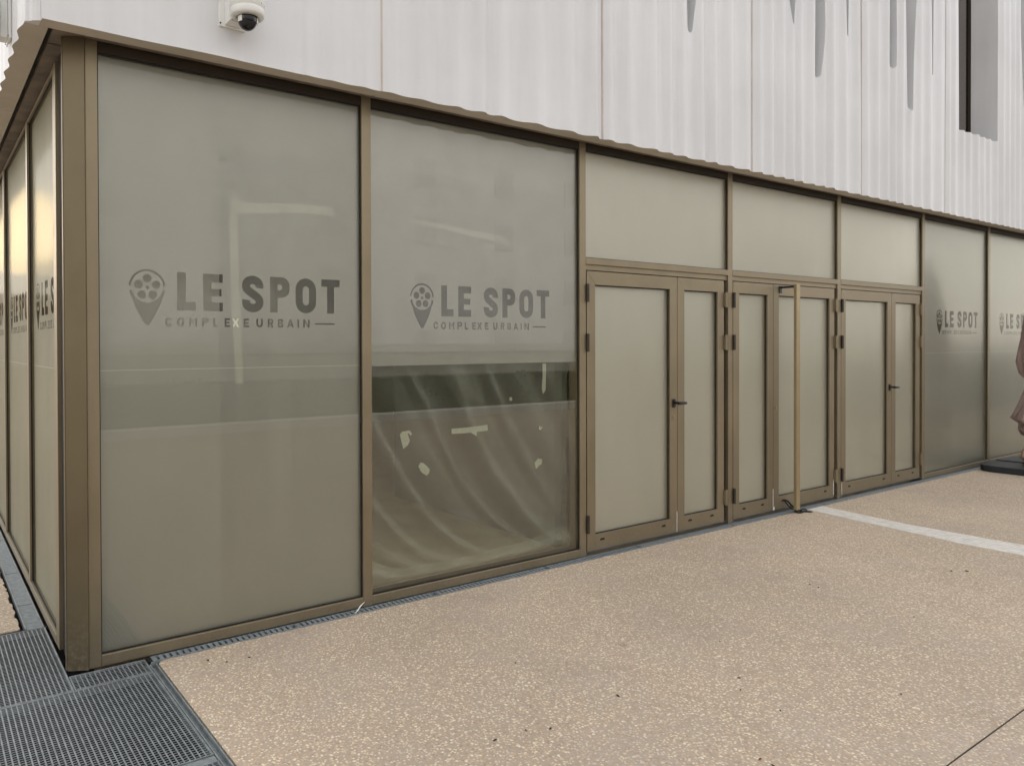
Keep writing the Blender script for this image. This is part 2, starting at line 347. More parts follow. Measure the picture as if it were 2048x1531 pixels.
def logo_shapes():            # metres, origin = lower left of the pin
    S = []
    def put(ch, x0, x1, z0, h, s):
        for poly in glyph(ch, x1-x0, h, s): S.append([(x0+x, z0+z) for x, z in poly])
    for ch, a, b in (('L', .251, .352), ('E', .393, .503), ('S', .615, .740), ('P', .782, .904), ('O', .941, 1.075), ('T', 1.110, 1.234)): put(ch, a, b, .085, .203, .047)
    for ch, a, b in (('C', .187, .224), ('O', .249, .288), ('M', .315, .358), ('P', .385, .424), ('L', .447, .478), ('E', .512, .543), ('X', .554, .597), ('E', .622, .654), ('U', .698, .737), ('R', .767, .801), ('B', .828, .863), ('A', .886, .929), ('I', .953, .964), ('N', .990, 1.032)): put(ch, a, b, .0, .048, .0105)
    put('-', 1.068, 1.199, .019, .009, .009)
    cx, cz = .096, .201
    S.append(arc(cx, cz, .094, 5, 175, 24)+arc(cx, cz, .083, 175, 5, 24))
    lo = arc(cx, cz-.004, .092, -8, -35, 4)+[(cx+.062, cz-.100), (cx+.035, cz-.152), (cx+.008, cz-.196), (cx-.008, cz-.196), (cx-.035, cz-.152), (cx-.062, cz-.100)]+arc(cx, cz-.004, .092, 215, 188, 4)
    S.append(lo+arc(cx, cz, .078, 188, 352, 24))
    for k in range(5): a = 90+72*k; S.append(arc(cx+.047*math.cos(R_(a)), cz+.047*math.sin(R_(a)), .0225, 0, 345, 22))
    S.append(arc(cx, cz, .0105, 0, 330, 11))
    return S
LOGO = logo_shapes(); LW = 1.234
def fill_mesh(shapes, name):
    cu = bpy.data.curves.new(name, 'CURVE'); cu.dimensions = '2D'; cu.fill_mode = 'BOTH'
    for pts in shapes:
        sp = cu.splines.new('POLY'); sp.points.add(len(pts)-1)
        for q, p in zip(sp.points, pts): q.co = (p[0], p[1], 0, 1)
        sp.use_cyclic_u = True
    o = bpy.data.objects.new(name, cu); col.objects.link(o)
    dg = bpy.context.evaluated_depsgraph_get(); me = bpy.data.meshes.new_from_object(o.evaluated_get(dg)); me.name = name
    bpy.data.objects.remove(o); bpy.data.curves.remove(cu); return me
def sheet(name, shapes, to3, material, parent):
    me = fill_mesh(shapes, name)
    for v in me.vertices: v.co = to3(v.co.x, v.co.y)
    me.materials.clear(); me.materials.append(material)
    o = bpy.data.objects.new(name, me); col.objects.link(o); o.parent = parent; return o

# ---------------------------------------------------------------- the building
B = empty('cinema_building', (0, 0, 0), 'corner building with frosted bronze-framed glazing below ribbed pale concrete cladding', 'building')
ZH, ZT0, ZT1, ZS = 3.056, 2.202, 2.250, .060
GY = .028                          # glass plane depth behind the frame face
ident = lambda p: Vector(p)
side = lambda p: Vector((p[1], -p[0], p[2]))   # front coordinates (x along, y into) -> left face: along +Y reversed
# generic pane: span x0..x1 on the front plane, xf maps front-space to world
def pane(x0, x1, z0, z1, logo_x=None, xf=ident, film_z0=None, parent=B, seam=True, gy=GY, name='glass_pane', gm=None, film=None):
    mb = MB(); mb.box(x0, x1, gy-.006, gy, z0, z1); g = mb.build(name, gm or GLASS, parent, xf=xf)
    e = .0; fz = z0+e if film_z0 is None else film_z0
    rect = [(x0+e, fz), (x1-e, fz), (x1-e, z1-e), (x0+e, z1-e)]
    yy = gy+.005
    to3 = lambda a, b: xf(Vector((a, yy, b)))
    shapes = [rect]; L = []
    if logo_x is not None: L = [[(x+logo_x, z+1.702) for x, z in s] for s in LOGO]
    sheet('frosted_film', shapes+L, to3, film or FILM, g)
    if L: sheet('logo_lettering', L, to3, LETT, g)
    if seam and film_z0 is None and z1-z0 > 2:
        sheet('film_seam', [[(x0, 1.4745), (x1, 1.4745), (x1, 1.4775), (x0, 1.4775)]], lambda a, b: xf(Vector((a, yy-.001, b))), SEAM, g)
    # black gasket between pane and frame
    mb = MB(); t = .006
    rect_frame(mb, x0-.004, x1+.004, z0-.004, z1+.004, t+.004, t+.004, t+.004, t+.004, gy-.016, gy-.0065); mb.build('gasket', GASK, g, xf=xf)
    return g
SEAM = m_simple('film_edge', (.62, .62, .55), .5, 0, .05, 20, 0)

mull = [(1.669, 1.735), (3.561, 3.627), (5.440, 5.507), (7.340, 7.408), (9.281, 9.350), (11.207, 11.274), (13.12, 13.187), (15.03, 15.097)]
XE = 17.0
def mullion(x0, x1, z0, z1, xf=ident, y0=0):
    mb = MB(); mb.box(x0, x1, y0, .11, z0, z1); return mb.build('mullion', BRONZE, B, .0015, xf=xf)
# corner upright of the front frame
mullion(.087, .148, .003, 3.11)
for x0, x1 in mull: mullion(x0, x1, .001, 3.11)
# head and sills between the uprights
ups = [(.087, .148)]+mull
for (a0, a1), (b0, b1) in zip(ups, ups[1:]):
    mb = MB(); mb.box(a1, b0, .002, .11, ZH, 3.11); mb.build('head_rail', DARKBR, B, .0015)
    door = 3.6 < a1 < 9.0
    if not door:
        mb = MB(); mb.box(a1, b0, -.001, .11, .002, ZS); mb.build('sill_rail', BRONZE, B, .0035)
L_ = {0: .297, 1: 2.043, 5: 9.73, 6: 11.67, 7: 13.55}
for i, ((a0, a1), (b0, b1)) in enumerate(zip(ups, ups[1:])):
    if i in (2, 3, 4): continue
    pane(a1, b0, ZS, ZH, L_.get(i, a1+.3), film_z0=1.468 if i == 1 else None, gm=(GLASSC, GLASS)[i] if i < 2 else GLASSM)

# doors
def door_set(a1, b0, split, big_left, bar=False, lever=True):
    mb = MB(); mb.box(a1, b0, -.002, .11, ZT0, ZT1); mb.build('transom_rail', BRONZE, B, .0015)
    pane(a1, b0, ZT1, ZH, None, seam=False, gm=GLASSM, film=FILMD)
    # fixed door frame in a shadow gap
    mb = MB(); f0 = a1+.006; f1 = b0-.052
    mb.box(a1, b0, .012, .09, 2.160, ZT0)
    mb.build('door_frame', BRONZE, B, .001)
    MB().box(f1, b0-.0005, .030, .09, .024, 2.160).build('shaded_rebate', DARKBR, B)  # dark colour stands in for the shadow in the door gap
    mb = MB(); mb.box(a1, b0, .035, .09, .010, .024); mb.build('door_threshold', GALV, B)
    for k, (x0, x1) in enumerate(((f0+.008, split-.003), (split+.003, f1-.006))):
        left = k == 0
        st = .092
        z0, z1 = .030, 2.152
        mb = MB(); ob, ot = .118, .102
        # mitred leaf frame
        def tr(p4): mb.prism([(p[0], .004, p[1]) for p in p4], (0, .06, 0))
        g = .0006
        xa, xb, za, zb_ = x0+st, x1-st, z0+ob, z1-ot
        tr([(x0, z0), (x0, z1), (xa-g, zb_+g), (xa-g, za)][:4]) if False else None
        tr([(x0, z0), (xa, z0), (xa, zb_), (x0, z1)])
        tr([(xb, z0), (x1, z0), (x1, z1), (xb, zb_)])
        tr([(x0+g, z1), (xa+g, zb_), (xb-g, zb_), (x1-g, z1)])
        tr([(xa, z0), (xb, z0), (xb, za), (xa, za)])
        d = mb.build('door_leaf', BRONZE, B, .0012)
        pane(xa, xb, za, zb_, None, parent=d, seam=False, gy=.034, gm=GLASSM, film=FILMD)
        # hinges on the outer edge
        hx = x0-.004 if left else x1+.012
        for hz in (1.985, 1.610, .240):
            h = MB(); h.lathe([(.010, -.068), (.0125, -.066), (.0125, -.001), (.0105, -.001), (.0105, .001), (.0125, .001), (.0125, .066), (.010, .068)], hx, -.010, hz, 16)
            h.box(hx-.004, hx+.022 if left else hx+.006, -.004, .003, hz-.06, hz+.06) if left else h.box(hx-.024, hx+.004, -.004, .003, hz-.06, hz+.06)
            h.build('hinge', HINGE if left else BRONZE, d, smooth=False)
        # drainage slots in the bottom rail
        for sx in ((xa+.075), (xb-.085)):
            v = MB(); v.prism([(a, .0025, b) for a, b in [(sx-.024, .096), (sx+.024, .096), (sx+.024, .106), (sx+.018, .112), (sx-.018, .112), (sx-.024, .106)]], (0, .004, 0)); v.build('drain_slot', GASK, d)
        main = (big_left and left) or (not big_left and not left)
        if main:
            lx = x1-.048 if left else x0+.042
            c = MB(); c.lathe([(.009, 0), (.009, -.006)], lx, .004, 1.0, 16, 'Y'); c.box(lx-.005, lx+.005, -.001, .004, .975, .995); c.build('lock_cylinder', BRASS, d)
            if lever:
                hnd = MB(); hnd.prism([(lx+a, .004, 1.105+b) for a, b in rrect(-.016, .016, -.036, .036, .0155)], (0, -.010, 0))
                hnd.lathe([(.0105, -.006), (.0105, -.058)], lx, .004, 1.110, 14, 'Y')
                hnd.tube([(lx-.012, -.052, 1.110), (lx+.01, -.058, 1.110), (lx+.05, -.058, 1.109), (lx+.088, -.052, 1.107)], [.013, .0135, .013, .012], 10)
                hnd.build('lever_handle', BLACKP, d, .0008)
            if bar:
                p = MB(); p.box(6.292, 6.354, -.145, -.117, .040, 2.150); p.build('pull_bar', m_simple('golden_bar', (.34, .275, .155), .38, .55, .08, 4, .0003), d, .002)
                p = MB(); p.box(6.274, 6.296, -.116, -.004, 2.118, 2.136); p.box(6.258, 6.300, -.004, .004, 2.075, 2.140); p.build('bar_bracket', BLACKP, d, .001)
HINGE = m_simple('hinge_dark', (.05, .042, .032), .45, .5, .1, 30, 0)
door_set(3.627, 5.440, 4.727, True)
door_set(5.507, 7.340, 6.163, False, bar=True, lever=False)
door_set(7.408, 9.281, 8.527, True)

# corner post (slightly turned cover)
A_, B_ = Vector((-.004, .030, 0)), Vector((.084, -.016, 0))
nn = Vector((-(B_-A_).y, (B_-A_).x, 0)).normalized()
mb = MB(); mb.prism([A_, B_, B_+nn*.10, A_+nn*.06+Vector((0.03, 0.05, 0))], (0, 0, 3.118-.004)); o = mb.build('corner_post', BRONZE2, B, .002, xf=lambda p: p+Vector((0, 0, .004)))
mb = MB(); mb.box(-.010, .004, .034, .052, .006, 3.11); mb.build('corner_lip', BRONZE2, B, .001)
mb = MB(); mb.box(.020, .088, .02, .30, .0, 3.11); mb.build('corner_core', GASK, B)

# left face: front-space x = -worldY, y(front) = world x
sxf = side
# along coordinate a = -Y ; mullions given in world Y
sm = [(.305, .400), (1.470, 1.535), (2.985, 3.050), (4.50, 4.565), (6.0, 6.065), (7.5, 7.565), (9.0, 9.065)]
def inv(y0, y1): return (-y1, -y0)
sxf = lambda p: Vector((p[1], -p[0], p[2]))
for y0, y1 in sm:
    a, b = inv(y0, y1); mullion(a, b, .012, 3.075, xf=sxf)
for (a0, a1), (b0, b1) in zip(sm, sm[1:]):
    x0, x1 = -b0, -a1
    mb = MB(); mb.box(x0, x1, .002, .11, ZH, 3.075); mb.build('head_rail', BRONZE, B, .0015, xf=sxf)
    mb = MB(); mb.box(x0, x1, -.001, .11, .012, ZS); mb.build('sill_rail', BRONZE, B, .0015, xf=sxf)
    pane(x0, x1, ZS, ZH, x0+.12, xf=sxf, gm=GLASSD, film=FILMS)
SIDE_END = 9.065

# structural core above the glazing
mb = MB(); mb.box(.02, XE, -.015, .22, 3.145, 7.2)
core = mb.build('upper_wall', CONC, B)
mb = MB(); mb.box(-.015, .02, .025, SIDE_END, 3.145, 7.2); mb.build('upper_wall', CONC, B)
mb = MB(); mb.box(-.055, .20, .16, SIDE_END, 3.105, 3.140); mb.build('slab_edge', SLABM := m_simple('slab_concrete', (.17, .14, .11), .85, 0, .35, 7, .004), B)
mb = MB(); mb.box(-.055, XE, -.055, .155, 3.112, 3.142); mb.build('slab_edge', SLABM, B)
mb = MB(); mb.box(.13, XE, .225, SIDE_END, 7.1, 7.3); mb.build('roof', SOFF, B)

# --- ribbed cladding
YF, ZB, ZTOP = -.180, 3.090, 7.2
ridges = [1.20, 1.37, 1.57, 1.75, 1.98, 2.25, 2.46, 2.61, 2.93, 3.26, 3.51, 3.67, 3.87, 4.16, 4.36, 4.53, 4.78, 4.93, 5.16, 5.40, 5.60, 5.78, 5.95, 6.12, 6.26, 6.48, 6.65, 6.82, 7.09, 7.34, 7.52, 7.73, 7.95, 8.11, 8.28, 8.50, 8.72, 8.95, 9.24]
while ridges[-1] < XE+.5: ridges.append(ridges[-1]+random.uniform(.17, .27))
ramp_amp = [random.uniform(.75, 1.15) for _ in ridges]
def sm01(t): t = max(0, min(1, t)); return t*t*(3-2*t)
import bisect
def relief(x, z):
    env = sm01((x-.55)/2.6)
    x = x+.018*noise.noise(Vector((x*.8, z*.55, 3.1)))*env
    i = bisect.bisect(ridges, x)-1
    if i < 0 or i >= len(ridges)-1: v = 0
    else:
        t = (x-ridges[i])/(ridges[i+1]-ridges[i]); a = ramp_amp[i]*(1-t)+ramp_amp[i+1]*t
        v = a*(.5+.5*math.cos(2*math.pi*t))**1.35
    low = .014*noise.noise(Vector((x*2.3, z*.3, 7)))*(1-.55*env)*sm01(x/.4)
    bowl = .004*noise.noise(Vector((x*2.6, 1.7, z*.2)))*sm01((x-.2)/.5)
    return -(.031*env*v*(1+.25*noise.noise(Vector((x*2, z*.9, 0))))+low+bowl)
def relief_side(y, z):
    t = (y/.2085); v = abs(((t+.9) % 1)-.5)*2
    return -.017*(sm01(v)*.75+.25*v)*sm01((y+.08)/.04)+.004
def panel(x0, x1, fn, xf, cutters=(), y_face=YF, thick=.095, step=.0125):
    n = max(2, int(round((x1-x0)/step))); zs = [ZB, ZB+.15, ZB+.4, ZB+.8, ZB+1.2, ZB+1.7, ZB+2.2, ZB+2.8, ZB+3.4, ZTOP]
    bm = bmesh.new(); G = []
    for i in range(n+1):
        x = x0+(x1-x0)*i/n; rowv = []
        for z in zs: rowv.append(bm.verts.new((x, y_face+fn(x, z), z)))
        G.append(rowv)
    Bk = [[bm.verts.new((x, y_face+thick, z)) for z in (zs[0], zs[-1])] for x in (x0, x1)]
    for i in range(n):
        for j in range(len(zs)-1): bm.faces.new((G[i][j], G[i+1][j], G[i+1][j+1], G[i][j+1]))
    bm.faces.new([G[i][0] for i in range(n+1)][::-1]+[Bk[0][0], Bk[1][0]])
    bm.faces.new([G[i][-1] for i in range(n+1)]+[Bk[1][1], Bk[0][1]])
    bm.faces.new([G[0][j] for j in range(len(zs))]+[Bk[0][1], Bk[0][0]])
    bm.faces.new([G[-1][j] for j in range(len(zs))][::-1]+[Bk[1][0], Bk[1][1]])
    bm.faces.new((Bk[0][0], Bk[0][1], Bk[1][1], Bk[1][0]))
    bmesh.ops.recalc_face_normals(bm, faces=bm.faces)
    me = bpy.data.meshes.new('cladding_panel'); bm.to_mesh(me); bm.free()
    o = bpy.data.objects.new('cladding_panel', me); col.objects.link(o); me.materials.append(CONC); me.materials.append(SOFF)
    for c in cutters:
        md = o.modifiers.new('cut', 'BOOLEAN'); md.operation = 'DIFFERENCE'; md.solver = 'EXACT'; md.object = c
    if cutters:
        dg = bpy.context.evaluated_depsgraph_get(); me2 = bpy.data.meshes.new_from_object(o.evaluated_get(dg)); o.modifiers.clear(); o.data = me2; me2.name = 'cladding_panel'; me = me2
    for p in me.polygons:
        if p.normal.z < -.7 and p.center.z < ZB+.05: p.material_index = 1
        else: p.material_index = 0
        p.use_smooth = p.normal.y < -.3 and p.area < .2
    me.set_sharp_from_angle(angle=R_(48))
    for v in me.vertices: v.co = xf(v.co)
    if xf is not ident: me.flip_normals() if xf(Vector((1, 0, 0))).cross(xf(Vector((0, 1, 0)))).z < 0 else None
    o.parent = B
    return o
def cutter(poly, y0=-.5, y1=.02):
    mb = MB(); mb.prism([(x, y0, z) for x, z in poly], (0, y1-y0, 0)); o = mb.build('cutter', CONC); return o
def slot(xl0, zl, xr0, zb, xb, ztop=7.0, grow=1.0):
    # tip (xb, zb); sides pass through (xl0, zl) and (xr0, zl), growing wider upward
    wtop = xr0-xl0; r = max(.24*wtop, .036)
    L = [(xb-r*math.cos(R_(a)), zb+r-r*math.sin(R_(a))) for a in range(0, 181, 15)]
    return L+[(max(xr0, xb+r+.004), zl), (max(xr0, xb+r)+.05, zl+.9), (max(xr0, xb+r)+.05, ztop), (min(xl0, xb-r)-.02, ztop), (min(xl0, xb-r)-.02, zl+.9), (min(xl0, xb-r-.004), zl)]
slots = {2: [slot(4.585, 4.36, 4.709, 4.099, 4.640)],
         3: [slot(6.076, 4.73, 6.202, 4.484, 6.142), slot(6.506, 4.85, 6.687, 4.109, 6.570), slot(7.073, 4.98, 7.181, 4.605, 7.125)],
         4: [slot(7.985, 5.21, 8.164, 4.493, 8.072), slot(8.406, 5.33, 8.644, 4.116, 8.490), slot(8.953, 5.45, 9.081, 4.608, 9.034)],
         5: [[(9.773, 4.11), (10.930, 4.13), (10.930, 7.0), (9.72, 7.0)]],
         6: [slot(11.70, 6.0, 11.95, 4.05, 11.87), slot(12.45, 6.0, 12.75, 4.9, 12.6)]}
joints = [1.700, 3.604, 5.505, 7.430, 9.370, 11.320, 13.27, 15.2, XE]
edges = [-.124]+joints
GAP = .006
temps = []
for i in range(len(edges)-1):
    cs = [cutter(p) for p in slots.get(i, [])]; temps += cs
    panel(edges[i]+(GAP if i else 0), edges[i+1]-GAP, relief, ident, cs)
wincut = cutter([(9.72, 4.0), (10.98, 4.0), (10.98, 7.05), (9.65, 7.05)], -.1, .3)
md = core.modifiers.new('cut', 'BOOLEAN'); md.operation = 'DIFFERENCE'; md.solver = 'EXACT'; md.object = wincut
me2 = bpy.data.meshes.new_from_object(core.evaluated_get(bpy.context.evaluated_depsgraph_get())); core.modifiers.clear(); core.data = me2
for o in temps+[wincut]: bpy.data.objects.remove(o)
# joint filler seen as a thin warm line
JOINT = m_simple('joint_sealant', (.52, .45, .38), .8, 0, .1, 9, 0)
for j in joints[:-1]:
    mb = MB(); mb.box(j-GAP, j+GAP, YF-.004, YF+.09, ZB+.002, ZTOP); mb.build('joint_seal', JOINT, B)
# bevelled corner piece
cp = [(-.124, -.180), (-.124, -.085), (-.190, -.085), (-.190, -.094)]
mb = MB(); mb.prism([(-.1245, -.150, ZB), (-.1245, -.088, ZB), (-.172, -.088, ZB), (-.190, -.094, ZB), (-.184, -.108, ZB), (-.168, -.116, ZB), (-.158, -.130, ZB), (-.140, -.142, ZB)], (0, 0, ZTOP-ZB)); mb.build('corner_trim', CONC, B, .002)
# side cladding (front-space x=-Y)
sj = [.092, 1.38, 3.30, 5.2, 7.1, SIDE_END]
sedge = [-.090]+sj[1:]
for i in range(len(sedge)-1):
    panel(-sedge[i+1]+.005, -sedge[i]-.001, lambda x, z: relief_side(-x, z), sxf, (), y_face=-.192, thick=.107, step=.0125)

# window recessed in the cladding
win = MB(); rect_frame(win, 9.72, 10.98, 4.02, 7.0, .08, .06, .07, .08, .10, .16); wf = win.build('upper_window', DARKBR, B, .002)
g = MB(); g.box(9.80, 10.92, .125, .131, 4.09, 6.92); g.build('window_pane', m_glass('tinted_glass', .12, (.5, .42, .33)), wf)
g = MB(); g.box(9.80, 10.92, .16, .17, 4.09, 6.92); g.build('window_blind', m_simple('brown_blind', (.16, .125, .095), .8), wf)
rv = MB(); rv.box(10.931, 10.975, YF+.006, .10, 4.06, 7.0); rv.box(9.60, 9.70, -.084, .10, 4.0, 7.0); rv.box(9.70, 10.93, -.080, .10, 4.02, 4.088); rv.build('window_reveal', CONC, wf)

# interior shell
mb = MB(); mb.box(.14, XE, .12, SIDE_END, -.06, .006); tag(mb.build('interior_floor', INFLOOR), kind='structure')
mb = MB(); mb.box(.14, XE, 5.0, 5.15, .006, 3.1); mb.build('interior_back_wall', INWALL, B)
mb = MB(); mb.box(.14, XE-.2, .24, SIDE_END, 3.10, 3.14); mb.build('interior_ceiling', INWALL, B)
mb = MB(); mb.box(XE-.15, XE, .25, SIDE_END, -.02, 7.1); mb.box(.12, XE-.15, SIDE_END-.12, SIDE_END-.002, .01, 3.09); mb.build('outer_wall', CONC, B)
mb = MB(); mb.box(.16, .828, .165, .20, .01, 3.09); mb.box(.828, 3.55, .165, .20, 2.74, 3.09); mb.build('partition', m_simple('white_lining', (.50, .48, .42), .8, 0, .05, 2, 0), B)
mb = MB(); mb.box(3.60, 3.68, .30, 2.6, .01, 3.09); mb.build('partition', INDARK, B)
mb = MB(); mb.box(1.50, 1.62, .9, 1.02, .01, 3.09); mb.build('column', INWALL, B)
mb = MB(); mb.box(9.7, 9.82, .6, 4.9, .01, 3.09); mb.build('partition', INWALL, B)
mb = MB(); mb.box(5.5, 5.6, 1.4, 4.9, .01, 3.09); mb.build('partition', INWALL, B)

# ---------------------------------------------------------------- things behind the glass
def sheet_mesh():
    bm = bmesh.new(); nx, nz = 150, 110; G = []
    for i in range(nx+1):
        u = i/nx; row = []
        for j in range(nz+1):
            v = j/nz
            # top edge: taped at x .88-1.5 and 2.0-2.9, sagging at the ends
            def top(u_):
                x = .90+2.64*u_
                if x < 1.5: t = 2.40-.05*(x-.9)
                elif x < 2.0: t = 2.37-.10*math.sin((x-1.5)/.5*math.pi)+.02*(x-1.5)
                elif x < 2.87: t = 2.385-.085*(x-2.0)/.87
                else: t = 2.30-.10*sm01((x-2.87)/.67)
                return t
            x = .90+2.64*u; zt = top(u); z = .09+(zt-.09)*v
            # diagonal folds fanning from the tape
            s = x+1.6*(max(0, z-.12)/2.15)**.55+.05*noise.noise(Vector((x*1.3, z*1.1, 5)))
            fold = 0
            for c, wd, am in ((1.9, .05, .03), (2.2, .05, .04), (2.47, .035, .045), (2.80, .045, .065), (3.02, .09, .04), (3.27, .03, .03), (3.52, .045, .075), (3.63, .10, .05), (3.92, .05, .04), (4.15, .09, .05), (4.5, .06, .05), (4.85, .08, .04)):
                q = (s-c)/wd; fold += am*(math.exp(-q*q) if q < 0 else math.exp(-q*q*.25))
            wob = .03*noise.noise(Vector((x*1.6, z*1.1, 2)))+.012*noise.noise(Vector((x*5+z*2, z*4, 9)))+.006*noise.noise(Vector((x*14+z*9, z*7, 4)))
            y = .135-.85*fold*(.35+.65*math.sin(min(1, (1-v)*2+.2)*math.pi/2))+wob*(1-v**4)
            y = max(.048, min(.24, y)); row.append(bm.verts.new((x, y, z)))
        G.append(row)
    for i in range(nx):
        for j in range(nz): bm.faces.new((G[i][j], G[i+1][j], G[i+1][j+1], G[i][j+1]))
    # bunched hem lying along the sill
    H = []
    for i in range(91):
        x = .98+2.55*i/90; t = i/90
        hz = .10+.085*max(math.exp(-((x-1.5)/.22)**2), 1.1*math.exp(-((x-1.74)/.16)**2), .9*math.exp(-((x-3.5)/.35)**2))+.02*noise.noise(Vector((x*4, 0, 1)))
        H.append([bm.verts.new((x, .115-.062*math.sin(k/7*math.pi)+.01*noise.noise(Vector((x*9, k, 4))), .066+(hz-.02)*k/7)) for k in range(8)])
    for i in range(90):
        for k in range(7): bm.faces.new((H[i][k], H[i+1][k], H[i+1][k+1], H[i][k+1]))
    me = bpy.data.meshes.new('plastic_sheet'); bm.to_mesh(me); bm.free(); me.materials.append(PLAST)
    for p in me.polygons: p.use_smooth = True
    o = bpy.data.objects.new('plastic_sheet', me); col.objects.link(o); return o
tag(sheet_mesh(), 'creased translucent plastic sheet hanging behind the two big panes beside the corner', 'plastic sheet')
def tape(polys, label, y=.0350, m=None):
    m = TAPEC if polys[0][0][1] < 1.5 else TAPE
    bm = bmesh.new()
    for poly in polys:
        a = [bm.verts.new((x, y, z)) for x, z in poly]; b = [bm.verts.new((x, y+.0012, z)) for x, z in poly]; n = len(a)
        bm.faces.new(a); bm.faces.new(b[::-1])
        for i in range(n): bm.faces.new((a[i], b[i], b[(i+1) % n], a[(i+1) % n]))
        y += .0016
    bmesh.ops.recalc_face_normals(bm, faces=bm.faces)
    me = bpy.data.meshes.new('masking_tape'); bm.to_mesh(me); bm.free(); me.materials.append(m)
    o = bpy.data.objects.new('masking_tape', me); col.objects.link(o)
    tag(o, label, 'tape', 'tape strips stuck inside the glass'); return o
tape([[(.838, 2.322), (.862, 2.33), (.889, 2.318), (.893, 2.0), (.905, 1.7), (.918, 1.386), (.900, 1.378), (.874, 1.383), (.862, 1.6), (.848, 1.9)]], 'long vertical tape strip behind the film, crossing the corner pane lettering')
tape([[(.868, 2.388), (1.2, 2.418), (1.489, 2.425), (1.492, 2.375), (1.2, 2.365), (.875, 2.328)], [(.846, 2.40), (.868, 2.412), (.882, 2.44), (.898, 2.418), (.925, 2.405), (.905, 2.372), (.896, 2.325), (.872, 2.318), (.852, 2.345)]], 'horizontal tape strip with a torn starry end in the corner pane')
tape([[(2.019, 2.402), (2.3, 2.392), (2.6, 2.372), (2.872, 2.352), (2.866, 2.299), (2.6, 2.33), (2.3, 2.362), (2.036, 2.382)]], 'sloping tape strip high behind the film of the second pane')
tape([[(1.964, 1.031), (1.985, 1.05), (2.018, 1.041), (2.041, .988), (2.026, .96), (1.990, .937), (1.975, .99)], [(2.0, 1.048), (2.04, 1.052), (2.058, 1.028), (2.05, 1.02), (2.03, 1.035), (2.01, 1.025)]], 'curled tape scrap left of the T-shaped piece on the clear lower pane')
tape([[(2.376, 1.040), (2.52, 1.041), (2.688, 1.048), (2.693, 1.007), (2.595, 1.005), (2.594, .976), (2.575, .985), (2.545, 1.003), (2.38, 1.006)]], 'T-shaped pale tape strip in the middle of the clear lower pane')
tape([[(3.211, 1.459), (3.246, 1.459), (3.246, 1.36), (3.242, 1.268), (3.215, 1.236), (3.203, 1.285), (3.213, 1.37)]], 'vertical tape tail hanging over the dark hedge reflection in the second pane')
tape([[(2.890, 1.229), (2.915, 1.229), (2.915, 1.203), (2.892, 1.205)]], 'tiny square of tape over the dark reflection')
tape([[(2.106, .816), (2.125, .838), (2.150, .832), (2.198, .786), (2.190, .762), (2.172, .749), (2.13, .775)]], 'small diamond tape scrap low left in the clear lower pane')
tape([[(3.130, .745), (3.165, .775), (3.208, .764), (3.200, .73), (3.175, .725), (3.145, .700)]], 'small crumpled tape scrap low right in the clear lower pane')
tape([[(3.172, .985), (3.182, 1.012), (3.190, 1.008), (3.184, .99), (3.21, 1.004), (3.212, .996), (3.19, .976)]], 'tiny forked tape scrap right of the T-shaped strip')
mb = MB(); mb.box(.832, .935, .205, .24, .36, 2.70); mb.box(.935, 3.5, .21, .235, 2.62, 2.70)
tag(mb.build('timber_frame', m_simple('dark_timber', (.10, .075, .055), .7, 0, .2, 5, .001, (1, 1, .2))), 'dark brown timber surround behind the taped plastic sheet', 'timber frame')

# ---------------------------------------------------------------- ground
def slab(x0, x1, y0, y1, z1=0., z0=-.06): return (x0, x1, y0, y1, z0, z1)
GX0, GX1 = -40, 60
mb = MB()
JY = -2.652
PX = .400                                  # right edge of the grating pit
# front terrace right of the grating, up to the joint
bm = mb.bm
def ragged(p0, p1, n, amp, nrm):
    out = []
    for i in range(n+1):
        t = i/n; p = Vector(p0).lerp(Vector(p1), t); k = amp*noise.noise(Vector((t*n*.37, p.x*3, p.y*3))) if 0 < i < n else 0
        out.append((p.x+nrm[0]*k, p.y+nrm[1]*k))
    return out
poly = [(PX+.02, -.083)]+ragged((PX+.03, -.083), (14, -.083), 420, .005, (0, 1))+[(GX1, -.083), (GX1, JY), (-1.19, JY)]
poly = [(PX+.012, -.094)]+poly[1:-1]+[(PX, JY), (PX, -.115)]
mb.prism([(x, y, -.06) for x, y in poly], (0, 0, .06))
mb.prism([(x, y, -.06) for x, y in [(-40, -9.0), (60, -9.0), (60, JY-.007), (-40, JY-.007)]], (0, 0, .06))
mb.prism([(x, y, -.06) for x, y in [(-40, JY), (-1.20, JY), (-1.20, .76), (-40, .76)]], (0, 0, .06))
lp = [(-40, .765)]+[(-.150, .765)]+ragged((-.135, .775), (-.135, 14), 700, .016, (1, 0))+[(-.135, 60), (-40, 60)]
mb.prism([(x, y, -.06) for x, y in lp], (0, 0, .06))
tag(mb.build('pavement', PAVE, None, .0015), kind='structure')
# low ground below everything, reaching the horizon
mb = MB(); s = 500; mb.box(-s, s, -s, s, -.40, -.34); tag(mb.build('ground', ASPH), kind='structure')
mb = MB(); mb.box(-40, 60, -9.0, .0, -.30, -.075); 
mb.bm.free(); mb = MB()
mb.box(PX+.06, 60, -2.70, -.10, -.33, -.062); mb.box(-40, -1.26, -9, .7, -.33, -.062); tag(mb.build('sub_base', PIT), kind='structure')
mb = MB(); mb.box(-1.20, PX+.05, -2.64, .72, -.335, -.28); mb.box(PX+.05, 14, -.09, .01, -.335, -.07); mb.box(-.13, .0, .72, 14, -.335, -.10); mb.build('pit_floor', PIT).__setitem__('kind', 'structure')
mb = MB(); mb.box(PX-.001, PX+.0595, -2.64, -.10, -.28, -.062)
mb.box(-1.19, .0, .735, .76, -.28, -.004); mb.build('pit_wall', PIT).__setitem__('kind', 'structure')
